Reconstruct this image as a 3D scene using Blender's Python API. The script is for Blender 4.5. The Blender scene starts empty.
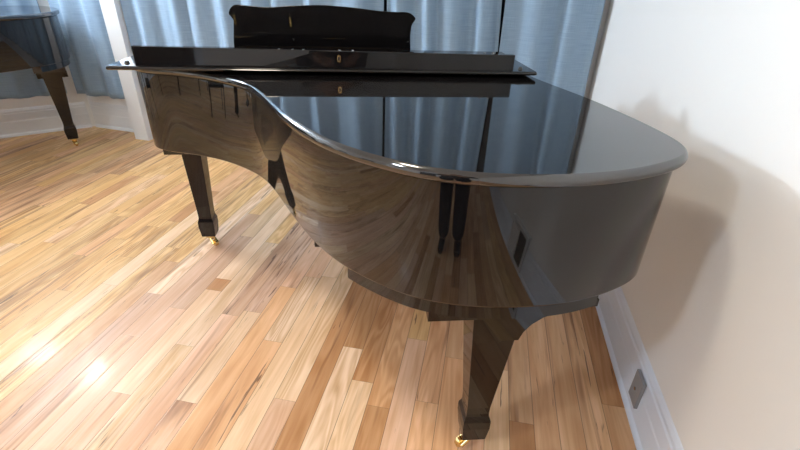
import bpy, bmesh, math, random
from mathutils import Vector, Matrix, noise
random.seed(7)
S = bpy.context.scene
C = S.collection
PI = math.pi

# ---------------------------------------------------------------- materials
def lin(r, g, b):
    f = lambda c: (c/255/12.92) if c/255 <= .04045 else ((c/255+.055)/1.055)**2.4
    return (f(r), f(g), f(b), 1)

def mat(name, col, rough=.5, metal=0, ior=1.5, coat=0, coat_rough=.03, spec=None):
    m = bpy.data.materials.new(name); m.use_nodes = True
    b = m.node_tree.nodes['Principled BSDF']
    b.inputs['Base Color'].default_value = col
    b.inputs['Roughness'].default_value = rough
    b.inputs['Metallic'].default_value = metal
    b.inputs['IOR'].default_value = ior
    b.inputs['Coat Weight'].default_value = coat
    b.inputs['Coat Roughness'].default_value = coat_rough
    return m

def N(m, t, **kw):
    n = m.node_tree.nodes.new(t)
    for k, v in kw.items():
        if k in n.inputs.keys() and not hasattr(n, k): n.inputs[k].default_value = v
        elif hasattr(n, k): setattr(n, k, v)
        else: n.inputs[k].default_value = v
    return n
def L(m, a, b): m.node_tree.links.new(a, b)
def bsdf(m): return m.node_tree.nodes['Principled BSDF']
def math_n(m, op, a, b=None, clamp=False):
    n = m.node_tree.nodes.new('ShaderNodeMath'); n.operation = op; n.use_clamp = clamp
    for i, v in enumerate((a, b)):
        if v is None: continue
        if isinstance(v, (int, float)): n.inputs[i].default_value = v
        else: L(m, v, n.inputs[i])
    return n.outputs[0]
def ramp(m, src, stops):
    n = m.node_tree.nodes.new('ShaderNodeValToRGB'); e = n.color_ramp.elements
    e[0].position, e[0].color = stops[0]; e[1].position, e[1].color = stops[-1]
    for p, c in stops[1:-1]:
        x = e.new(p); x.color = c
    L(m, src, n.inputs[0]); return n.outputs[0]
def mixc(m, fac, a, b, mode='MIX'):
    n = m.node_tree.nodes.new('ShaderNodeMix'); n.data_type = 'RGBA'; n.blend_type = mode
    for s, v in ((n.inputs[0], fac), (n.inputs[6], a), (n.inputs[7], b)):
        if isinstance(v, (int, float)): s.default_value = v
        elif isinstance(v, tuple): s.default_value = v
        else: L(m, v, s)
    return n.outputs[2]
def coords(m, scale=(1, 1, 1), rot=(0, 0, 0)):
    t = m.node_tree.nodes.new('ShaderNodeTexCoord'); p = m.node_tree.nodes.new('ShaderNodeMapping')
    p.inputs['Scale'].default_value = scale; p.inputs['Rotation'].default_value = rot
    L(m, t.outputs['Object'], p.inputs[0]); return p.outputs[0]

def lacquer(name, col):
    m = mat(name, col, .035, ior=LACQ_IOR)
    nz = N(m, 'ShaderNodeTexNoise', Scale=9.0, Detail=1.0); L(m, coords(m), nz.inputs['Vector'])
    r = N(m, 'ShaderNodeMapRange'); L(m, nz.outputs[0], r.inputs[0])
    r.inputs['To Min'].default_value = .02; r.inputs['To Max'].default_value = .05
    L(m, r.outputs[0], bsdf(m).inputs['Roughness'])
    return m
LACQ_IOR = 1.53
BLACK = lacquer('polished_ebony', (.006, .0055, .006, 1))
LACQ_IOR = 1.95
LIDM = lacquer('boosted_reflection_lid', (.006, .0055, .006, 1))  # same lacquer as the rim, IOR raised to brighten the lid's reflections
LACQ_IOR = 1.40
LEGM = lacquer('polished_ebony_leg', (.009, .006, .0055, 1))
SATIN = mat('satin_black', (.008, .008, .009, 1), .22, ior=1.5)
BRASS = mat('brass', (.82, .62, .28, 1), .22, 1)
STEEL = mat('steel', (.6, .6, .6, 1), .25, 1)
RUBBER = mat('rubber', (.02, .02, .02, 1), .6)
IVORY = mat('ivory', (.75, .72, .66, 1), .3)
SPRUCE = mat('spruce', (.45, .26, .12, 1), .5)
KEYHOLE = mat('keyhole', (.01, .01, .01, 1), .7)

def wall_mat(name, col):
    m = mat(name, col, .62)
    nz = N(m, 'ShaderNodeTexNoise', Scale=180.0, Detail=3.0); L(m, coords(m), nz.inputs['Vector'])
    b = N(m, 'ShaderNodeBump', Strength=.06, Distance=.002); L(m, nz.outputs[0], b.inputs['Height'])
    L(m, b.outputs[0], bsdf(m).inputs['Normal'])
    return m
WALL = wall_mat('painted_wall', (.82, .82, .81, 1))
CEIL = wall_mat('painted_ceiling', (.8, .8, .79, 1))
TRIM = mat('painted_trim', (.74, .81, .92, 1), .35)
GLASS_NIGHT = mat('night_glass', (.006, .008, .012, 1), .02)
PLATE = mat('grey_plastic', (.26, .26, .27, 1), .35)
DARKPL = mat('dark_plastic', (.03, .03, .03, 1), .4)

def curtain_mat():
    m = mat('blue_linen', (.3, .4, .5, 1), .8)
    uv = N(m, 'ShaderNodeUVMap'); 
    mp = m.node_tree.nodes.new('ShaderNodeMapping'); mp.inputs['Scale'].default_value = (6, 260, 1); L(m, uv.outputs[0], mp.inputs[0])
    n1 = N(m, 'ShaderNodeTexNoise', Scale=1.0, Detail=3.0); L(m, mp.outputs[0], n1.inputs['Vector'])
    mp2 = m.node_tree.nodes.new('ShaderNodeMapping'); mp2.inputs['Scale'].default_value = (380, 9, 1); L(m, uv.outputs[0], mp2.inputs[0])
    n2 = N(m, 'ShaderNodeTexNoise', Scale=1.0, Detail=2.0); L(m, mp2.outputs[0], n2.inputs['Vector'])
    s = math_n(m, 'ADD', math_n(m, 'MULTIPLY', n1.outputs[0], .6), math_n(m, 'MULTIPLY', n2.outputs[0], .4))
    c = ramp(m, s, [(.30, (.19, .285, .39, 1)), (.5, (.245, .35, .47, 1)), (.72, (.30, .42, .545, 1))])
    L(m, c, bsdf(m).inputs['Base Color'])
    bsdf(m).inputs['Sheen Weight'].default_value = .1
    bsdf(m).inputs['Sheen Roughness'].default_value = .4
    b = N(m, 'ShaderNodeBump', Strength=.25, Distance=.001); L(m, s, b.inputs['Height']); L(m, b.outputs[0], bsdf(m).inputs['Normal'])
    return m
CURT = curtain_mat()

def floor_mat():
    m = mat('hickory_planks', (.6, .4, .2, 1), .3, coat=.10, coat_rough=.13)
    bsdf(m).inputs['Specular IOR Level'].default_value = .2
    col = N(m, 'ShaderNodeVertexColor', layer_name='tone')
    par = N(m, 'ShaderNodeVertexColor', layer_name='grain')      # r: seed, g: streak amount, b: figure
    sp = N(m, 'ShaderNodeSeparateColor'); L(m, par.outputs[0], sp.inputs[0])
    tc = m.node_tree.nodes.new('ShaderNodeTexCoord')
    off = N(m, 'ShaderNodeCombineXYZ'); L(m, math_n(m, 'MULTIPLY', sp.outputs[0], 37.), off.inputs[2])
    L(m, math_n(m, 'MULTIPLY', sp.outputs[0], 11.), off.inputs[1])
    def nz(sc, scale, det, dist=0, rough=.5):
        v = m.node_tree.nodes.new('ShaderNodeVectorMath'); v.operation = 'MULTIPLY_ADD'
        L(m, tc.outputs['Object'], v.inputs[0]); v.inputs[1].default_value = sc; L(m, off.outputs[0], v.inputs[2])
        n = N(m, 'ShaderNodeTexNoise', Scale=scale, Detail=det, Distortion=dist, Roughness=rough); L(m, v.outputs[0], n.inputs['Vector'])
        return n.outputs[0]
    g1 = nz((42, 2.2, 1), 1., 4, .6)          # long grain
    g2 = nz((160, 5, 1), 1., 3, 0)            # fine pores
    g3 = nz((9, 1.6, 1), 1., 2, 1.2)          # broad colour drift
    # cathedral figure
    g4 = nz((12, 1.3, 1), 1., 2, .4)
    rings = math_n(m, 'SINE', math_n(m, 'MULTIPLY', g4, 55.))
    c = col.outputs[0]
    d = math_n(m, 'ADD', math_n(m, 'MULTIPLY', math_n(m, 'SUBTRACT', g1, .5), .42), math_n(m, 'MULTIPLY', math_n(m, 'SUBTRACT', g2, .5), .16))
    d = math_n(m, 'ADD', d, math_n(m, 'MULTIPLY', math_n(m, 'SUBTRACT', g3, .5), .5))
    d = math_n(m, 'ADD', d, math_n(m, 'MULTIPLY', math_n(m, 'MULTIPLY', rings, sp.outputs[2]), .12))
    f = math_n(m, 'ADD', 1., d)
    k = N(m, 'ShaderNodeCombineXYZ')
    L(m, f, k.inputs[0]); L(m, math_n(m, 'POWER', f, 1.5), k.inputs[1]); L(m, math_n(m, 'POWER', f, 2.2), k.inputs[2])
    c = mixc(m, 1., c, k.outputs[0], 'MULTIPLY')
    # mineral streaks and knots
    st = nz((24, 1.1, 1), 1., 3, 1.0, .6)
    st = math_n(m, 'ADD', st, math_n(m, 'MULTIPLY', sp.outputs[1], .22))
    sf = N(m, 'ShaderNodeMapRange', clamp=True); L(m, st, sf.inputs[0]); sf.inputs['From Min'].default_value = .64; sf.inputs['From Max'].default_value = .83
    c = mixc(m, math_n(m, 'MULTIPLY', sf.outputs[0], .8), c, (.22, .095, .04, 1))
    ck = nz((60, 3.4, 1), 1., 3, 1.0, .58)
    cf = N(m, 'ShaderNodeMapRange', clamp=True); L(m, math_n(m, 'ADD', ck, math_n(m, 'MULTIPLY', sp.outputs[1], .10)), cf.inputs[0]); cf.inputs['From Min'].default_value = .70; cf.inputs['From Max'].default_value = .745
    c = mixc(m, math_n(m, 'MULTIPLY', cf.outputs[0], .8), c, (.075, .035, .02, 1))
    # seams
    uv = N(m, 'ShaderNodeUVMap', uv_map='board'); su = N(m, 'ShaderNodeSeparateXYZ'); L(m, uv.outputs[0], su.inputs[0])
    def edge(o, size):
        a = math_n(m, 'MINIMUM', su.outputs[o], math_n(m, 'SUBTRACT', size, su.outputs[o])) if isinstance(size, float) else None
        return a
    ex = edge(0, BW)
    e = math_n(m, 'MINIMUM', ex, su.outputs[1])
    sm = N(m, 'ShaderNodeMapRange', clamp=True); L(m, e, sm.inputs[0]); sm.inputs['From Min'].default_value = .0003; sm.inputs['From Max'].default_value = .0012
    c = mixc(m, sm.outputs[0], (.13, .075, .04, 1), c)
    L(m, c, bsdf(m).inputs['Base Color'])
    bp = N(m, 'ShaderNodeMapRange', clamp=True); L(m, e, bp.inputs[0]); bp.inputs['From Max'].default_value = .0035
    h = math_n(m, 'ADD', bp.outputs[0], math_n(m, 'MULTIPLY', g2, .08))
    b = N(m, 'ShaderNodeBump', Strength=.5, Distance=.0009); L(m, h, b.inputs['Height'])
    L(m, b.outputs[0], bsdf(m).inputs['Normal']); L(m, b.outputs[0], bsdf(m).inputs['Coat Normal'])
    rr = N(m, 'ShaderNodeMapRange'); L(m, g1, rr.inputs[0]); rr.inputs['To Min'].default_value = .34; rr.inputs['To Max'].default_value = .46
    L(m, rr.outputs[0], bsdf(m).inputs['Roughness'])
    return m

# ---------------------------------------------------------------- helpers
def link(name, bm, m, parent=None, smooth=None):
    me = bpy.data.meshes.new(name); 
    bmesh.ops.recalc_face_normals(bm, faces=bm.faces)
    bm.to_mesh(me); bm.free()
    o = bpy.data.objects.new(name, me); C.objects.link(o)
    me.materials.append(m)
    if parent: o.parent = parent
    if smooth is not None:
        for p in me.polygons: p.use_smooth = True
        me.set_sharp_from_angle(angle=math.radians(smooth))
    return o
def empty(name, loc=(0, 0, 0), rz=0, parent=None):
    o = bpy.data.objects.new(name, None); C.objects.link(o); o.location = loc; o.rotation_euler = (0, 0, rz)
    o.empty_display_size = .1
    if parent: o.parent = parent
    return o
def tag(o, label, cat, group=None):
    o['label'] = label; o['category'] = cat
    if group: o['group'] = group
    return o
def struct(o): o['kind'] = 'structure'; return o
def box(bm, x0, x1, y0, y1, z0, z1, bev=0, seg=2):
    r = bmesh.ops.create_cube(bm, size=1)
    for v in r['verts']:
        v.co = Vector((x0+(v.co.x+.5)*(x1-x0), y0+(v.co.y+.5)*(y1-y0), z0+(v.co.z+.5)*(z1-z0)))
    if bev:
        es = list({e for v in r['verts'] for e in v.link_edges})
        bmesh.ops.bevel(bm, geom=es, offset=bev, segments=seg, profile=.5, affect='EDGES')
def prism(bm, pts, fn0, fn1):
    a = [bm.verts.new(fn0(p)) for p in pts]; b = [bm.verts.new(fn1(p)) for p in pts]
    n = len(pts)
    bm.faces.new(a[::-1]); bm.faces.new(b)
    for i in range(n): bm.faces.new((a[i], a[(i+1) % n], b[(i+1) % n], b[i]))
def cyl(bm, c, r, h, axis='Z', seg=24, r2=None, bev=0):
    M = Matrix.Translation(Vector(c))
    if axis == 'X': M = M @ Matrix.Rotation(PI/2, 4, 'Y')
    if axis == 'Y': M = M @ Matrix.Rotation(PI/2, 4, 'X')
    r_ = bmesh.ops.create_cone(bm, cap_ends=True, segments=seg, radius1=r, radius2=r if r2 is None else r2, depth=h, matrix=M)
    return r_
def catmull(pts, n=10, closed=False):
    out = []; P = [Vector(p) for p in pts]; m = len(P)
    for i in range(m-1):
        p0 = P[max(i-1, 0)]; p1 = P[i]; p2 = P[i+1]; p3 = P[min(i+2, m-1)]
        for k in range(n):
            t = k/n
            out.append(.5*((2*p1)+(-p0+p2)*t+(2*p0-5*p1+4*p2-p3)*t*t+(-p0+3*p1-3*p2+p3)*t**3))
    out.append(P[-1]); return out
def resample(pts, d):
    out = [pts[0].copy()]; acc = 0
    for a, b in zip(pts, pts[1:]):
        l = (b-a).length
        if l < 1e-9: continue
        while acc+l >= d:
            t = (d-acc)/l; a = a.lerp(b, t); out.append(a.copy()); l = (b-a).length; acc = 0
            if l < 1e-9: break
        acc += l
    out.append(pts[-1].copy()); return out
def smooth_line(pts, it):
    P = [p.copy() for p in pts]
    for _ in range(it):
        Q = [p.copy() for p in P]
        for i in range(1, len(P)-1): Q[i] = (P[i-1]+2*P[i]+P[i+1])/4
        P = Q
    return P
def offset(pts, d):      # open polyline, inward is to the left side given by sign
    out = []
    for i, p in enumerate(pts):
        t = (pts[min(i+1, len(pts)-1)]-pts[max(i-1, 0)]).normalized()
        n = Vector((t.y, -t.x))
        out.append(p+n*d)
    return out

# ---------------------------------------------------------------- floor
BW = .0812; X0 = .615
FLOOR = floor_mat()
P_ = dict(honey=(.68, .40, .17), pale=(.76, .525, .34), cream=(.74, .50, .30), pink=(.71, .445, .29), tan=(.66, .395, .215), yellow=(.69, .43, .20),
          orange=(.66, .37, .19), brown=(.50, .255, .115), deep=(.38, .19, .09), mauve=(.61, .39, .26))
known = {  # row: [(y_end, tone, streak, figure), ...] counted from the camera side
 0: [(-2, 'tan', .1, .3), (1.215, 'tan', .1, .2), (2.2, 'brown', .4, .8)],
 1: [(2.6, 'tan', .75, .5)],
 2: [(1.72, 'tan', .15, .2), (2.6, 'orange', .1, .2)],
 3: [(.6, 'tan', .2, .2), (2.3, 'tan', .35, .2)],
 4: [(1.076, 'brown', .3, .5), (2.3, 'tan', .45, .1)],
 5: [(1.3, 'cream', .1, .2), (2.2, 'tan', .3, .3)],
 6: [(1.25, 'pink', .2, .3), (2.2, 'tan', .2, .4)],
 7: [(1.32, 'orange', .05, .5), (2.1, 'tan', .1, .1)],
 8: [(2.0, 'orange', .25, .6)],
 9: [(.1, 'tan', .2, .2), (1.39, 'pink', .0, .2), (2.2, 'yellow', .5, .3)],
 10: [(1.035, 'brown', .2, .5), (1.9, 'orange', .1, .7)],
 11: [(1.131, 'cream', .1, .5), (1.9, 'brown', .35, 1.)],
 12: [(.0, 'tan', .1, .2), (1.287, 'pale', .0, .9), (2.3, 'brown', .3, .7)],
 13: [(-.2, 'tan', .1, .2), (1.95, 'brown', .5, .8)],
 14: [(.1, 'orange', .1, .2), (.994, 'pink', .25, .3), (2.0, 'cream', .0, .8)],
 15: [(.4, 'pale', .1, .2), (1.72, 'cream', .05, .2), (2.4, 'pale', .2, .2)],
 16: [(1.252, 'orange', .25, .2), (1.70, 'pale', .0, 1.), (2.5, 'pink', .1, .2)],
 17: [(.3, 'tan', .1, .2), (1.60, 'orange', .1, .2), (2.2, 'pink', .5, .2)],
 18: [(.915, 'pink', .5, .2), (1.40, 'pale', .35, .2), (2.4, 'mauve', .85, .4)],
 19: [(.5, 'pale', .1, .2), (1.36, 'pink', .3, .2), (2.2, 'mauve', .6, .3)],
 20: [(1.155, 'cream', .5, .6), (1.95, 'pale', .3, .2)],
 21: [(.9, 'pink', .1, .2), (1.5, 'pale', .1, .2), (1.59, 'brown', .6, .2), (2.4, 'pale', .3, .2)],
 22: [(1.35, 'pink', .1, .2), (1.98, 'mauve', .2, .2), (2.8, 'cream', .2, .2)],
}
bm = bmesh.new(); uvl = bm.loops.layers.uv.new('board')
tl = bm.loops.layers.color.new('tone'); gl = bm.loops.layers.color.new('grain')
rnd = random.Random(21)
NAMES2 = ['yellow']*7+['honey']*6+['orange']*3+['tan']*3+['brown']+['cream']*2
NAMES = ['pale']*4+['cream']*4+['pink']*3+['tan']*5+['yellow']*5+['orange']*4+['brown']*1+['mauve']*2
for r in range(-1, 75):
    NM = NAMES if r < 25 else NAMES2
    xa = X0-(r+1)*BW; xb = X0-r*BW
    ys = []
    y = -3.2-rnd.random()*.8
    kn = known.get(r, [])
    kn2 = [(k[0],)+k[1:] for k in kn if k[0] > -2.5]
    seq = []
    if kn2:
        while True:
            ye = y+rnd.uniform(.4, 1.5)
            if ye > kn2[0][0]-.9: break
            seq.append((y, ye, rnd.choice(NM), rnd.random()**2, rnd.random())); y = ye
        for ye, tn, st, fg in kn2: seq.append((y, ye, tn, st, fg)); y = ye
    while y < 3.6:
        ye = y+rnd.uniform(.35, 1.5)
        seq.append((y, ye, rnd.choice(NM), rnd.random()**2, rnd.random())); y = ye
    for (a, b, tn, st, fg) in seq:
        a_, b_ = max(a, -3.2), min(b, 3.65)
        if b_ <= a_: continue
        vs = [bm.verts.new((xa, a_, 0)), bm.verts.new((xb, a_, 0)), bm.verts.new((xb, b_, 0)), bm.verts.new((xa, b_, 0))]
        f = bm.faces.new(vs)
        c = P_[tn]; j = rnd.uniform(.93, 1.07)
        sd = rnd.random()
        # colour layers are stored sRGB encoded, so encode the linear tone
        enc = lambda x: 1.055*x**(1/2.4)-.055
        for lp, uvc in zip(f.loops, ((0, a_-a), (BW, a_-a), (BW, b_-a), (0, b_-a))):
            lp[uvl].uv = uvc
            lp[tl] = (enc(min(1, c[0]*j*.95)), enc(min(1, c[1]*j*.95)), enc(min(1, c[2]*j*.95)), 1)
            lp[gl] = (enc(max(sd, .02)), enc(max(st, .004)), enc(max(fg, .004)), 1)
fl = struct(link('floor', bm, FLOOR))

# ---------------------------------------------------------------- room shell
H_ = 2.5
def wall_seg(bm, a, b, z0, z1, t, side=1):
    a = Vector(a); b = Vector(b); d = (b-a).normalized(); n = Vector((-d.y, d.x))*side*t
    prism(bm, [a, b, b+n, a+n], lambda p: (p.x, p.y, z0), lambda p: (p.x, p.y, z1))
WR = .632                                    # face of the right wall
BR = (WR, 3.045); BL = (-3.45, 3.457); DG = (-5.15, 1.757); FL_ = (-5.15, -3.1); FR_ = (WR, -3.1)
bm = bmesh.new(); wall_seg(bm, (WR, -3.1), (WR, 3.2), 0, H_, .1, -1); struct(link('wall_right', bm, WALL))
bm = bmesh.new(); wall_seg(bm, BR, BL, 0, H_, .12, -1); struct(link('wall_back', bm, WALL))
bm = bmesh.new(); wall_seg(bm, BL, DG, 0, H_, .1, -1); struct(link('wall_corner', bm, WALL))
bm = bmesh.new(); wall_seg(bm, DG, FL_, 0, H_, .1, -1); struct(link('wall_left', bm, WALL))
bm = bmesh.new(); wall_seg(bm, FL_, (-2.2, -3.1), 0, H_, .1, -1); wall_seg(bm, (-1.15, -3.1), FR_, 0, H_, .1, -1); wall_seg(bm, (-2.2, -3.1), (-1.15, -3.1), 2.05, H_, .1, -1)
struct(link('wall_front', bm, WALL))
bm = bmesh.new(); box(bm, -5.2, WR+.1, -3.2, 3.6, H_, H_+.08); struct(link('ceiling', bm, CEIL))
# unseen doorway behind the camera, dark door added for the piano to mirror
bm = bmesh.new()
box(bm, -2.29, -2.2, -3.1, -3.075, 0, 2.14); box(bm, -1.15, -1.06, -3.1, -3.075, 0, 2.14); box(bm, -2.2, -1.15, -3.1, -3.075, 2.05, 2.14)
struct(link('trim_3', bm, TRIM))
DOOR = mat('dark_door', (.03, .022, .018, 1), .35)
bm = bmesh.new(); box(bm, -2.2, -1.15, -3.16, -3.12, .01, 2.05, .003)
for z0, z1 in ((.2, .9), (1.05, 1.9)):
    for x0, x1 in ((-2.08, -1.73), (-1.62, -1.27)): box(bm, x0, x1, -3.125, -3.112, z0, z1, .006)
struct(link('door_1', bm, DOOR))

WTRIM = mat('white_trim', (.74, .76, .78, 1), .4)
def baseboard(name, a, b, side, h=.225, m=None):
    # profile with a cap moulding and a shoe moulding at the floor
    prof = [(0, 0), (.022, 0), (.022, .012), (.018, .02), (.0135, .026), (.0135, .12), (.0115, .128), (.0115, .185), (.0085, .192), (.0085, .205), (.0035, .22), (0, .225)]
    a = Vector(a); b = Vector(b); d = (b-a).normalized(); n = Vector((-d.y, d.x))*side
    bm = bmesh.new()
    A = [bm.verts.new((a.x+n.x*p, a.y+n.y*p, z*h/.225)) for p, z in prof]; B = [bm.verts.new((b.x+n.x*p, b.y+n.y*p, z*h/.225)) for p, z in prof]
    for i in range(len(prof)):
        j = (i+1) % len(prof); bm.faces.new((A[i], A[j], B[j], B[i]))
    bm.faces.new(A); bm.faces.new(B[::-1])
    return struct(link(name, bm, m or TRIM))
baseboard('baseboard_right', (WR, -3.05), (WR, 3.02), 1)
d_b = (Vector(BL)-Vector(BR)).normalized(); n_b = Vector((d_b.y, -d_b.x))*-1   # along back wall, pointing left
if n_b.y > 0: n_b = -n_b
Mb = lambda s, o: Vector(BR)+d_b*s+n_b*o                                        # o: towards the room
baseboard('baseboard_back', Mb(.03, 0), Mb(3.37, 0), 1)
baseboard('baseboard_back', Mb(3.52, 0), Mb(4.08, 0), 1, m=WTRIM)
baseboard('baseboard_corner', Vector(BL)+Vector((-.02, -.02)), DG, 1, m=WTRIM)
baseboard('baseboard_left', Vector(DG), FL_, 1)
# post between the two window bays
bm = bmesh.new(); p = [Mb(3.378, 0), Mb(3.512, 0), Mb(3.512, .155), Mb(3.378, .155)]
prism(bm, p, lambda q: (q.x, q.y, 0), lambda q: (q.x, q.y, H_)); struct(link('trim_1', bm, WTRIM))
# window behind the curtains: dark at night
bm = bmesh.new()
def wb(bm, s0, s1, o0, o1, z0, z1):
    p = [Mb(s0, o0), Mb(s1, o0), Mb(s1, o1), Mb(s0, o1)]
    prism(bm, p, lambda q: (q.x, q.y, z0), lambda q: (q.x, q.y, z1))
win = empty('window_1', (0, 0, 0)); struct(win)
for s0, s1 in ((.2, .26), (1.0, 1.05), (1.85, 1.9), (2.95, 3.01)): wb(bm, s0, s1, .0, .03, .5, 2.2)
wb(bm, .26, 2.95, .0, .03, .5, .56); wb(bm, .26, 2.95, .0, .03, 2.14, 2.2)
link('window_frame', bm, TRIM, win)
bm = bmesh.new(); wb(bm, .26, 2.95, .004, .01, .56, 2.14); link('window_pane', bm, GLASS_NIGHT, win)
bm = bmesh.new(); wb(bm, .12, 3.1, 0, .05, .45, .5); link('window_sill', bm, TRIM, win)

# ---------------------------------------------------------------- curtains
def curtain(s0, s1, seed, label, npl, z0=.34, amp=.030, off0=.115, lean=(0, 0), at=None):
    at = at or Mb
    r = random.Random(seed)
    w = [r.uniform(.45, 1.7) for _ in range(npl)]; t = sum(w); cum = [0]
    for x in w: cum.append(cum[-1]+x/t)
    am = [r.uniform(.55, 1.25)*(1 if i % 2 else -1) for i in range(npl)]
    sk = [r.uniform(-.22, .22) for i in range(npl)]
    ph = r.uniform(0, 50)
    bm = bmesh.new(); uvl = bm.loops.layers.uv.new('cloth')
    nu = max(24, int((s1-s0)/.006)); nz = 40; ztop = 2.36
    grid = []
    for j in range(nz+1):
        z = z0+(ztop-z0)*j/nz; row = []; dep = []; sps = []
        k = j/nz
        for i in range(nu+1):
            q = i/nu
            env = min(1, q*12, (1-q)*12)
            wob = env*.030/(s1-s0)*noise.noise(Vector((q*3*(s1-s0)+ph, k*1.6, 2)))
            qq = min(max(q+wob, 0), 1)
            for a in range(npl):
                if qq <= cum[a+1] or a == npl-1: break
            lt = min(max((qq-cum[a])/(cum[a+1]-cum[a]), 0), 1)
            lt = lt+sk[a]*math.sin(PI*lt)
            d = am[a]*math.sin(PI*lt)
            d += .45*noise.noise(Vector((q*11*(s1-s0)+ph, k*1.1, 7)))
            d += .10*noise.noise(Vector((q*40*(s1-s0)+ph, k*1.4, 3)))
            d *= amp*(1.1-.25*k)
            s = s0+lean[0]*(1-k)*(1-q)+(s1-s0)*q+lean[1]*(1-k)*q
            dep.append(d); sps.append((s, z+(.006*noise.noise(Vector((q*9+ph, 0, 0))) if j == 0 else 0)))
        for _ in range(7): dep = [(dep[max(i-1, 0)]+2*dep[i]+dep[min(i+1, nu)])/4 for i in range(nu+1)]
        for d, (s, zz) in zip(dep, sps):
            P = at(s, off0+d); row.append(bm.verts.new((P.x, P.y, zz)))
        grid.append(row)
    for j in range(nz):
        for i in range(nu):
            f = bm.faces.new((grid[j][i], grid[j][i+1], grid[j+1][i+1], grid[j+1][i]))
            for lp, (a, b) in zip(f.loops, ((i, j), (i+1, j), (i+1, j+1), (i, j+1))):
                lp[uvl].uv = ((s1-s0)*1.5*a/nu, (ztop-z0)*b/nz)
    o = link('curtain', bm, CURT, smooth=180)
    m = o.modifiers.new('thick', 'SOLIDIFY'); m.thickness = .003
    tag(o, label, 'curtain', 'blue curtains along the back wall'); return o
curtain(.035, .573, 3, 'blue linen curtain panel at the right end, touching the white wall', 5, amp=.036)
curtain(.650, 1.300, 14, 'blue curtain panel behind the music desk\'s right end, left of the dark gap', 9, amp=.040, lean=(-.095, 0))
curtain(1.318, 3.37, 25, 'wide blue curtain panel behind the left half of the piano lid', 17, amp=.034)
curtain(3.53, 4.06, 36, 'blue curtain panel left of the white post, in the far left corner', 5, amp=.030, z0=.32)
dd = (Vector(DG)-Vector(BL)).normalized(); nd = Vector((.7071, -.7071))
curtain(.13, .62, 41, 'blue curtain panel on the slanted wall behind the second piano, at the far left', 5, amp=.026, z0=.32, off0=.07, at=lambda s, o: Vector(BL)+dd*s+nd*o)
bm = bmesh.new()
a = Mb(.04, .105); b = Mb(4.02, .105)
mid = (a+b)/2; ang = math.atan2((b-a).y, (b-a).x)
bmesh.ops.create_cone(bm, cap_ends=True, segments=16, radius1=.012, radius2=.012, depth=(b-a).length, matrix=Matrix.Translation((mid.x, mid.y, 2.385)) @ Matrix.Rotation(ang, 4, 'Z') @ Matrix.Rotation(PI/2, 4, 'Y'))
# ---------------------------------------------------------------- piano
piano = empty('grand_piano', (-1.28974, 1.40597, 0), math.radians(15.702))
tag(piano, 'glossy black baby grand piano with closed lid and folded-back front flap', 'piano')

ctrl = [(1.488, .36), (1.488, .2), (1.488, 0), (1.498, -.108), (1.555, -.363), (1.580, -.529), (1.592, -.655), (1.593, -.757), (1.576, -.826), (1.523, -.878),
        (1.424, -.926), (1.338, -.952), (1.250, -.963), (1.161, -.963), (1.075, -.952), (.985, -.924), (.921, -.885), (.856, -.832), (.800, -.774), (.742, -.694),
        (.685, -.592), (.628, -.470), (.566, -.330), (.501, -.214), (.408, -.118), (.315, -.05), (.21, .0), (.125, .028), (.052, .070), (.016, .13), (.002, .2), (0, .36)]
lidc = smooth_line(resample(catmull(ctrl, 14), .012), 12)
def ring_mesh(name, line, prof, m, parent, back_v, smooth=40):
    """closed slab: outline `line` (open, closed straight at back) swept by (inset, z) profile"""
    bm = bmesh.new(); rings = []
    for ins, z in prof:
        rings.append([bm.verts.new((p.x, p.y, z)) for p in offset(line, ins)])
    n = len(line)
    for a, b in zip(rings, rings[1:]):
        for i in range(n-1): bm.faces.new((a[i], a[i+1], b[i+1], b[i]))
        bm.faces.new((a[n-1], a[0], b[0], b[n-1]))
    bm.faces.new(rings[0]); bm.faces.new(rings[-1][::-1])
    return link(name, bm, m, parent, smooth)
SG = 1 if offset(lidc, .01)[0].x < lidc[0].x else -1
off = lambda d: offset(lidc, d*SG)
prof = [(.010, 1.0), (.0075, .9992), (.0045, .997), (.002, .9935), (.0005, .989), (0, .984), (.0008, .9795), (.003, .976), (.006, .9745), (.009, .974), (.010, .9725), (.02, .9715)]
lid = ring_mesh('lid', lidc, [(a*SG, z) for a, z in prof], LIDM, piano, .36)
for p in lid.data.polygons:
    if len(p.vertices) > 8: p.use_smooth = False

# rim: curved case wall, open at the key end
rimc = off(.019); rimc = [Vector((rimc[0].x, .60))]+rimc+[Vector((rimc[-1].x, .60))]
def rim_line(ins): return offset(rimc, ins*SG)
ri = 0
outer = rim_line(0); inner = rim_line(.045)
bm = bmesh.new()
zs = [(0, .968), (.0, .682), (.0015, .6775), (.005, .675)]
def rrow(ins, z, base=outer):
    res = []
    for i, p in enumerate(base):
        t = (base[min(i+1, len(base)-1)]-base[max(i-1, 0)]).normalized(); nn = Vector((t.y, -t.x))*SG
        q = p+nn*ins; res.append(bm.verts.new((q.x, q.y, z)))
    return res
rows = [rrow(.003, .9705)]+[rrow(a, z) for a, z in zs]+[rrow(0, .675, inner), rrow(0, .9705, inner)]
for a, b in zip(rows, rows[1:]+rows[:1]):
    for i in range(len(a)-1): bm.faces.new((a[i], a[i+1], b[i+1], b[i]))
bm.faces.new([r[0] for r in rows]); bm.faces.new([r[-1] for r in rows][::-1])
link('rim', bm, BLACK, piano, 40)
# soundboard closing the case from below
bm = bmesh.new(); ln = rim_line(ri+.04)
prism(bm, ln, lambda p: (p.x, p.y, .70), lambda p: (p.x, p.y, .712)); link('soundboard', bm, SPRUCE, piano)
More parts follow.
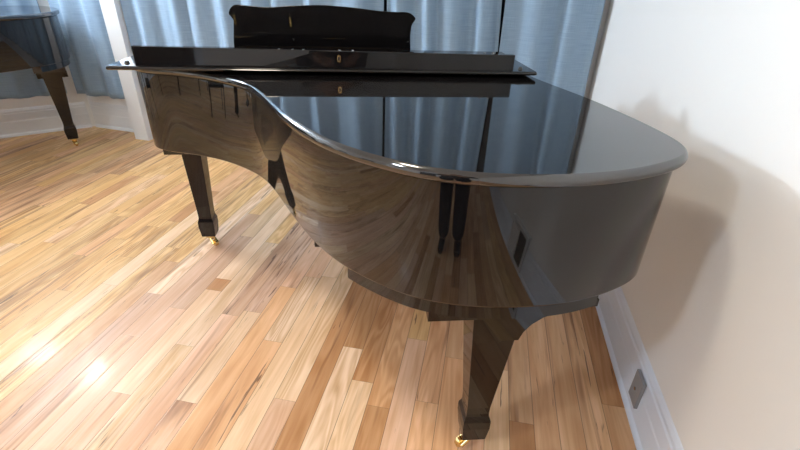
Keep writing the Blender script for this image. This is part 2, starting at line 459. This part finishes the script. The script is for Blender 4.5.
# lower moulding under the tail
seg = [p for p in rim_line(.010) if .822 <= p.x <= 1.425 and p.y < -.70]
bm = bmesh.new(); prism(bm, seg, lambda p: (p.x, p.y, .638), lambda p: (p.x, p.y, .6755)); link('bottom_moulding', bm, BLACK, piano, 40)
# tail leg plate with its curved corbel on one side
pts = [(1.016, .600), (1.15, .600), (1.20, .53), (1.246, .53), (1.255, .556), (1.272, .580), (1.297, .600), (1.330, .6145), (1.375, .6245), (1.425, .630), (1.425, .650), (1.016, .650)]
bm = bmesh.new(); prism(bm, pts, lambda p: (p[0], -.892, p[1]), lambda p: (p[0], -.70, p[1])); link('leg_plate', bm, BLACK, piano, 40)

def leg(cx, cy, ztop, name='leg', cdir=(-1, -1), top=.118, k_=1):
    e = bmesh.new()
    def sq(z, h): return [e.verts.new((cx+sx*h, cy+sy*h, z)) for sx, sy in ((-1, -1), (1, -1), (1, 1), (-1, 1))]
    prof = [(ztop, top/2), (.205, .039), (.178, .0385), (.168, .0395), (.150, .0465), (.146, .047), (.118, .047), (.062, .0405), (.060, .038)]
    rs = [sq(z, h*k_) for z, h in prof]
    for a, b in zip(rs, rs[1:]):
        for i in range(4): e.faces.new((a[i], a[(i+1) % 4], b[(i+1) % 4], b[i]))
    e.faces.new(rs[0]); e.faces.new(rs[-1][::-1])
    o = link(name, e, LEGM, piano)
    bv = o.modifiers.new('b', 'BEVEL'); bv.width = .0015; bv.segments = 2
    k = bmesh.new(); dx, dy = cdir
    l = math.hypot(dx, dy); dx /= l; dy /= l
    cyl(k, (cx, cy, .055), .026, .012, seg=20); cyl(k, (cx+dx*.006, cy+dy*.006, .042), .011, .02, seg=16)
    # fork arms reach out to the axle
    ox, oy = cx+dx*.034, cy+dy*.034
    for s in (-1, 1):
        px, py = -dy*s*.013, dx*s*.013
        a = Vector((cx+px*.8, cy+py*.8, .046)); b = Vector((ox+px, oy+py, .0185))
        d = (b-a); M = Matrix.Translation((a+b)/2) @ d.to_track_quat('Z', 'Y').to_matrix().to_4x4()
        bmesh.ops.create_cone(k, cap_ends=True, segments=10, radius1=.007, radius2=.0065, depth=d.length+.008, matrix=M)
    co = link('caster', k, BRASS, o, 40); co['label'] = 'brass caster fork'
    w = bmesh.new(); M = Matrix.Translation((ox, oy, .0185)) @ Vector((-dy, dx, 0)).to_track_quat('Z', 'Y').to_matrix().to_4x4()
    bmesh.ops.create_cone(w, cap_ends=True, segments=28, radius1=.0185, radius2=.0185, depth=.016, matrix=M)
    bmesh.ops.bevel(w, geom=list(w.edges), offset=.002, segments=2, affect='EDGES')
    wo = link('caster_wheel', w, BRASS, co, 40)
    return o
leg(1.200, -.795, .612, cdir=(-1, -.25), k_=.88, top=.148)
leg(.062, .468, .66, cdir=(.8, -.7), top=.118, k_=.84)
leg(1.415, .468, .655, cdir=(.8, -.7), top=.118, k_=.84)
# key end: bed, cheeks, key slip, keys, fallboard, desk shelf
bm = bmesh.new(); box(bm, .065, 1.43, .13, .66, .632, .662, .002); link('keybed', bm, BLACK, piano)
bm = bmesh.new(); box(bm, .095, 1.40, .635, .66, .662, .735, .003); link('key_slip', bm, BLACK, piano)
for x0, x1 in ((.046, .15), (1.345, 1.445)):
    bm = bmesh.new(); box(bm, x0, x1, .60, .665, .655, .80, .008, 3); link('cheek_block', bm, BLACK, piano, 40)
bm = bmesh.new(); nk = 52; kw = (1.34-.155)/nk
for i in range(nk): box(bm, .155+i*kw+.0005, .155+(i+1)*kw-.0005, .49, .635, .70, .735)
kb = link('white_keys', bm, IVORY, piano); kb['kind'] = 'stuff'
bm = bmesh.new()
for i in range(nk-1):
    if i % 7 in (0, 2, 3, 5, 6): box(bm, .155+(i+1)*kw-.005, .155+(i+1)*kw+.005, .49, .585, .735, .747, .001)
bk = link('black_keys', bm, SATIN, piano); bk['kind'] = 'stuff'
bm = bmesh.new(); prism(bm, [(.49, .735), (.475, .88), (.455, .88), (.47, .735)], lambda p: (.155, p[0], p[1]), lambda p: (1.34, p[0], p[1])); link('fallboard', bm, BLACK, piano)
bm = bmesh.new(); box(bm, .10, 1.40, .37, .60, .88, .90, .003); link('desk_shelf', bm, BLACK, piano)
# music desk
cp = [(.335, .90), (.330, .97), (.338, 1.04), (.348, 1.09), (.354, 1.12)]
left = catmull(cp, 6)
nose = [Vector((.346, 1.134)), Vector((.340, 1.142)), Vector((.341, 1.150))]
top = catmull([(.341, 1.150), (.349, 1.163), (.360, 1.173), (.376, 1.179), (.41, 1.177), (.47, 1.173), (.52, 1.173), (.60, 1.180), (.71, 1.185), (.80, 1.182),
               (.88, 1.176), (.95, 1.169), (1.02, 1.166), (1.06, 1.167), (1.085, 1.162), (1.102, 1.150), (1.108, 1.141)], 5)
nose2 = [Vector((1.103, 1.132)), Vector((1.096, 1.122))]
right = catmull([(1.092, 1.11), (1.090, 1.07), (1.094, 1.02), (1.10, .97), (1.10, .90)], 6)
outl = left+nose+top[1:]+nose2+right
vd = lambda z: .46-(z-.90)*.28
bm = bmesh.new()
prism(bm, outl, lambda p: (p.x, vd(p.y)-.008, p.y), lambda p: (p.x, vd(p.y)+.008, p.y))
desk = link('music_desk', bm, BLACK, piano, 40)
bv = desk.modifiers.new('b', 'BEVEL'); bv.width = .0025; bv.segments = 2; bv.limit_method = 'ANGLE'; bv.angle_limit = 1.0
def desk_bit(name, u, z, w, h, m, t=.003):
    b = bmesh.new(); prism(b, [(u-w/2, z-h/2), (u+w/2, z-h/2), (u+w/2, z+h/2), (u-w/2, z+h/2)], lambda p: (p[0], vd(p[1])-.008-t, p[1]), lambda p: (p[0], vd(p[1])-.0075, p[1]))
    return link(name, b, m, desk)
for u, z in ((.360, 1.122), (.585, 1.118)):
    h = desk_bit('hinge', u, z, .008, .034, BRASS); h['label'] = 'thin brass hinge on the back of the music desk'
desk_bit('hinge', .935, 1.105, .005, .034, SATIN)
desk_bit('support_bar', .46, 1.067, .045, .012, SATIN, .004); desk_bit('support_bar', 1.03, 1.062, .045, .010, SATIN, .004)
for u in (.59, 1.08):
    b = bmesh.new(); cyl(b, (u, vd(1.048)-.009, 1.048), .0035, .004, 'Y', 12); link('screw', b, STEEL, desk)
# front flap folded back over the lid, with its lock rail standing up
bm = bmesh.new()
FZ0, FZ1 = 1.0095, 1.0225; FV = -.105
sec = [(.345, FZ0), (.345, FZ1), (FV+.014, FZ1), (FV+.006, FZ1-.0012), (FV+.0015, FZ1-.004), (FV, FZ1-.0065), (FV+.0015, FZ0+.0025), (FV+.006, FZ0)]
prism(bm, sec, lambda p: (.05, p[0], p[1]), lambda p: (1.486, p[0], p[1]))
flap = link('front_flap', bm, BLACK, piano, 40)
bv = flap.modifiers.new('b', 'BEVEL'); bv.width = .002; bv.segments = 2; bv.limit_method = 'ANGLE'; bv.angle_limit = 1.2
bm = bmesh.new(); box(bm, .132, 1.408, -.076, -.056, FZ1-.001, 1.0765, .0018, 2); 
for v in bm.verts:
    if v.co.z > 1.05: v.co.z += .0045-.008*(v.co.x-.132)/1.276
rail = link('lock_rail', bm, BLACK, flap)
bm = bmesh.new()
n = 20
def stad(w, h, k=8):
    out = []
    for s, a0 in ((1, 0), (-1, PI)):
        for i in range(k+1):
            a = a0+PI*i/k; out.append((math.cos(a)*w/2, s*(h/2-w/2)+math.sin(a)*w/2))
    return out
prism(bm, stad(.012, .024), lambda p: (.798+p[0], -.0778, 1.052+p[1]), lambda p: (.798+p[0], -.0755, 1.052+p[1]))
lk = link('lock_plate', bm, BRASS, flap); lk['label'] = 'oval brass escutcheon of the lock'
bm = bmesh.new(); prism(bm, stad(.005, .014), lambda p: (.798+p[0], -.0782, 1.052+p[1]), lambda p: (.798+p[0], -.0775, 1.052+p[1])); link('keyhole', bm, KEYHOLE, flap)
for u, v in ((.098, -.055), (1.438, -.06)):
    bm = bmesh.new(); cyl(bm, (u, v, FZ1+.004), .009, .008, seg=16, r2=.006); link('buffer', bm, RUBBER, flap, 40)
for u in (.24, .60, .645, .68, .80, .845, 1.30, 1.33):
    bm = bmesh.new(); cyl(bm, (u, -.066, 1.0775), .0042, .003, seg=10); link('screw', bm, STEEL, flap)
for u in (.35, .76, 1.17):
    bm = bmesh.new(); cyl(bm, (u, .352, 1.006), .006, .10, 'X', 12); link('lid_hinge', bm, BRASS, lid)
# pedal lyre under the key bed
ly = empty('pedal_lyre', (0, 0, 0), 0, piano)
bm = bmesh.new()
for s in (-1, 1): box(bm, .75+s*.07-.012, .75+s*.07+.012, .30, .33, .14, .64, .003)
box(bm, .63, .87, .26, .40, .09, .145, .006)
link('lyre_box', bm, BLACK, ly)
for i in (-1, 0, 1):
    bm = bmesh.new(); box(bm, .75+i*.07-.011, .75+i*.07+.011, .39, .50, .07, .078, .003); link('pedal', bm, BRASS, ly)

def copy_tree(o, parent=None):
    c = o.copy(); C.objects.link(c); c.parent = parent
    for ch in list(o.children): copy_tree(ch, c)
    return c
p2 = copy_tree(piano)
rz2 = math.radians(135)
cu, su = math.cos(rz2), math.sin(rz2)
tgt = Vector((-3.235, 3.00))
p2.rotation_euler = (0, 0, rz2)
p2.location = (tgt.x-(1.213*cu-(-.80)*su), tgt.y-(1.213*su+(-.80)*cu), 0)
tag(p2, 'second black piano at the far left edge, brass-wheeled leg in front of the corner', 'piano')

# ---------------------------------------------------------------- plate on the baseboard
wp = empty('outlet_plate', (WR-.0135, 1.19, .125)); tag(wp, 'small grey metal cover plate on the white baseboard of the right wall', 'outlet')
bm = bmesh.new(); box(bm, -.012, 0, -.036, .036, -.056, .056, .002); link('cover', bm, PLATE, wp)
bm = bmesh.new(); cyl(bm, (-.0135, 0, .0), .006, .003, 'X', 16); link('jack', bm, STEEL, wp)

# ---------------------------------------------------------------- air grille on the right wall, seen mirrored in the piano's tail
gr = empty('wall_grille', (WR-.02, .09, .170)); tag(gr, 'white framed air grille low on the right wall, mirrored in the piano tail', 'vent')
bm = bmesh.new()
for a in ((-.17, -.145, -.15, .15), (.145, .17, -.15, .15), (-.145, .145, .125, .15), (-.145, .145, -.15, -.125), (-.012, .012, -.125, .125)): box(bm, -.012, .02, a[0], a[1], a[2], a[3], .002)
link('frame', bm, WTRIM, gr)
bm = bmesh.new(); box(bm, -.003, -.001, .0, .145, -.125, .125); link('duct_opening', bm, DARKPL, gr)
bm = bmesh.new()
for i in range(9): box(bm, -.009, -.002, -.145, -.012, -.118+i*.027, -.118+i*.027+.019)
link('slats', bm, WALL, gr)

# ---------------------------------------------------------------- black chairs in the room behind the camera, mirrored in the bent side
SEATM = mat('black_vinyl', (.012, .012, .013, 1), .45)
def chair(x, y, rz, label):
    t = empty('stacking_chair', (x, y, 0), rz); tag(t, label, 'chair', 'black chairs in the rear of the room')
    bm = bmesh.new(); box(bm, -.22, .22, -.21, .21, .43, .475, .015, 3); link('seat', bm, SEATM, t, 40)
    bm = bmesh.new(); box(bm, -.21, .21, -.235, -.205, .60, .86, .012, 3); link('backrest', bm, SEATM, t, 40)
    for sx in (-1, 1):
        bm = bmesh.new(); cyl(bm, (sx*.205, .185, .215), .012, .43, seg=12); link('leg', bm, SATIN, t, 40)
        bm = bmesh.new(); cyl(bm, (sx*.205, -.215, .42), .012, .84, seg=12); link('leg', bm, SATIN, t, 40)
    return t
for x, y, a, l in ((-3.25, .75, -1.2, 'black chair nearest the bend of the piano'), (-4.1, -.1, -1.0, 'black chair by the left wall, middle one of the three'),
                   (-3.4, -.9, -.8, 'black chair furthest from the curtains, left of the camera')):
    chair(x, y, a, l)

# ---------------------------------------------------------------- person taking the picture (mirrored in the tail of the piano)
def skin(name, verts, edges, radii, m, parent, sub=2):
    me = bpy.data.meshes.new(name); me.from_pydata(verts, edges, []); me.materials.append(m)
    o = bpy.data.objects.new(name, me); C.objects.link(o); o.parent = parent
    md = o.modifiers.new('s', 'SKIN'); md.use_smooth_shade = True
    for i, r in enumerate(radii):
        v = me.skin_vertices[0].data[i]; v.radius = (r, r) if not isinstance(r, tuple) else r
        v.use_root = (i == 0)
    sb = o.modifiers.new('d', 'SUBSURF'); sb.levels = sub; sb.render_levels = sub
    return o
pr = empty('person', (-.115, -.185, 0)); tag(pr, 'person in dark trousers and dark jacket standing at the piano tail', 'person')
SK = mat('skin', (.55, .32, .22, 1), .5); TR = mat('dark_denim', (.012, .013, .018, 1), .8); JK = mat('dark_wool', (.03, .03, .035, 1), .85); SH = mat('shoe_leather', (.015, .012, .01, 1), .4); HR = mat('hair', (.03, .018, .01, 1), .5)
V = [(0, -.03, .95), (0, -.05, 1.10), (0, -.08, 1.28), (0, -.10, 1.42), (0, -.09, 1.50), (0, -.075, 1.58), (0, -.07, 1.66)]
Ed = [(i, i+1) for i in range(6)]; Rd = [(.15, .11), (.14, .10), (.16, .105), (.13, .085), .052, .072, .075]
for sx in (-1, 1):
    b = len(V); V += [(sx*.17, -.10, 1.41), (sx*.23, -.10, 1.16), (sx*.12, .07, 1.22), (sx*.075, .105, 1.25)]
    Rd += [.058, .045, .032, .03]; Ed += [(3, b), (b, b+1), (b+1, b+2), (b+2, b+3)]
    for q in range(4):
        c = len(V); V += [(sx*(.07-.004*q), .12, 1.28-.018*q), (sx*(.045), .132, 1.282-.018*q), (sx*.03, .12, 1.28-.018*q)]; Rd += [.010, .009, .008]; Ed += [(b+3, c), (c, c+1), (c+1, c+2)]
    c = len(V); V += [(sx*.06, .085, 1.275), (sx*.045, .095, 1.295)]; Rd += [.011, .009]; Ed += [(b+3, c), (c, c+1)]
    b = len(V); V += [(sx*.09, 0, .88), (sx*.10, .01, .50), (sx*.10, -.02, .10), (sx*.105, .03, .05), (sx*.11, .13, .035)]
    Rd += [.085, .055, .040, .038, .034]; Ed += [(0, b), (b, b+1), (b+1, b+2), (b+2, b+3), (b+3, b+4)]
skin('body', V, Ed, Rd, SK, pr)
V = [(0, -.01, .93), (0, -.03, 1.03)]; Ed = [(0, 1)]; Rd = [(.155, .125), (.14, .11)]
for sx in (-1, 1):
    b = len(V); V += [(sx*.09, -.01, .86), (sx*.10, .01, .50), (sx*.10, -.01, .06)]; Rd += [.115, .095, .085]; Ed += [(0, b), (b, b+1), (b+1, b+2)]
skin('trousers', V, Ed, Rd, TR, pr)
V = [(0, -.03, .98), (0, -.02, .84), (0, -.05, 1.10), (0, -.08, 1.28), (0, -.10, 1.46)]; Ed = [(0, 1), (0, 2), (2, 3), (3, 4)]; Rd = [(.172, .140), (.160, .135), (.165, .13), (.18, .13), (.12, .095)]
for sx in (-1, 1):
    b = len(V); V += [(sx*.17, -.10, 1.41), (sx*.23, -.10, 1.16), (sx*.125, .06, 1.217)]; Rd += [.072, .06, .043]; Ed += [(4, b), (b, b+1), (b+1, b+2)]
skin('jacket', V, Ed, Rd, JK, pr)
for sx in (-1, 1):
    skin('shoe', [(sx*.105, -.05, .045), (sx*.105, .05, .045), (sx*.11, .16, .035)], [(0, 1), (1, 2)], [.045, .046, .038], SH, pr)
bm = bmesh.new(); bmesh.ops.create_uvsphere(bm, u_segments=24, v_segments=16, radius=1, matrix=Matrix.Translation((0, -.09, 1.665)) @ Matrix.Diagonal((.088, .098, .098, 1)))
for v in list(bm.verts):
    if v.co.y > -.045 and v.co.z < 1.70: v.co.y = -.045
link('hair', bm, HR, pr, 180)

# ---------------------------------------------------------------- lamps (two at the ceiling, a wall globe, an added rear fill)
def ceiling_lamp(name, x, y, z, r, power, col, label):
    t = empty(name, (x, y, H_)); tag(t, label, 'ceiling light')
    bm = bmesh.new(); cyl(bm, (0, 0, -.012), r+.02, .024, seg=40); link('housing', bm, mat('white_enamel', (.7, .7, .7, 1), .4), t, 40)
    em = mat('lamp_glow', (.8, .8, .8, 1)); b = bsdf(em)
    b.inputs['Emission Color'].default_value = col; b.inputs['Emission Strength'].default_value = power
    bm = bmesh.new(); cyl(bm, (0, 0, -.024-(H_-z)/2+.0), r, max(.02, H_-z-.02), seg=40); link('diffuser', bm, em, t, 40)
    return t
sc_ = empty('wall_lamp', (-4.06, 2.61, 1.97), math.radians(-45)); tag(sc_, 'white globe wall lamp with a black dish added to keep its light off the floor, on the slanted corner wall', 'wall lamp')
em = mat('globe_glow', (.8, .8, .8, 1)); bsdf(em).inputs['Emission Color'].default_value = (.72, .86, 1, 1); bsdf(em).inputs['Emission Strength'].default_value = 235
bm = bmesh.new(); bmesh.ops.create_uvsphere(bm, u_segments=32, v_segments=20, radius=.165); link('globe_shade', bm, em, sc_, 180)
bm = bmesh.new(); cyl(bm, (.13, 0, -.185), .25, .02, seg=40, r2=.29); link('dish', bm, SATIN, sc_, 40)  # unseen dish, added to block the globe's light towards the floor
bm = bmesh.new(); cyl(bm, (-.105, 0, -.205), .010, .16, 'X', 12); box(bm, -.172, -.155, -.05, .05, -.28, -.12, .004); link('bracket', bm, SATIN, sc_, 40)
ceiling_lamp('ceiling_light', -3.65, 2.74, 2.44, .10, 170, (1, .97, .92, 1), 'round ceiling light high over the far left corner of the room')
ceiling_lamp('ceiling_light', -.85, .50, 2.44, .16, 62, (1, .88, .72, 1), 'warm round ceiling light above the middle of the floor')
ceiling_lamp('ceiling_light', -2.3, -1.1, 2.44, .18, 128, (.80, .90, 1, 1), 'unseen round fill light added at the rear of the room')  # added fill, whitens the lower part of the right wall

W = bpy.data.worlds.new('world'); S.world = W; W.use_nodes = True
W.node_tree.nodes['Background'].inputs[0].default_value = (.01, .012, .02, 1)

# ---------------------------------------------------------------- camera
cam = bpy.data.cameras.new('camera'); co = bpy.data.objects.new('camera', cam); C.objects.link(co)
M = [[0.9815199456364528, 0.18913136556372936, 0.02911911533364205], [0.11761931069287841, -0.4762341874720025, -0.8714164885030657], [-0.15094467221451413, 0.8587376346657971, -0.48967885465843573]]
R = Matrix(((M[0][0], -M[1][0], -M[2][0]), (M[0][1], -M[1][1], -M[2][1]), (M[0][2], -M[1][2], -M[2][2])))
R = R.to_quaternion().to_matrix()
co.matrix_world = Matrix.Translation((0, 0, 1.32)) @ R.to_4x4()
cam.sensor_width = 36; cam.lens = 454.04/800*36; cam.clip_start = .02
S.camera = co
S.view_settings.view_transform = 'Standard'; S.view_settings.look = 'None'
S.view_settings.exposure = .48; S.view_settings.gamma = 1; S.view_settings.use_curve_mapping = False
try: S.cycles.use_denoising = True
except Exception: pass
S.cycles.max_bounces = 10; S.cycles.diffuse_bounces = 5; S.cycles.glossy_bounces = 5
S.cycles.sample_clamp_indirect = 8
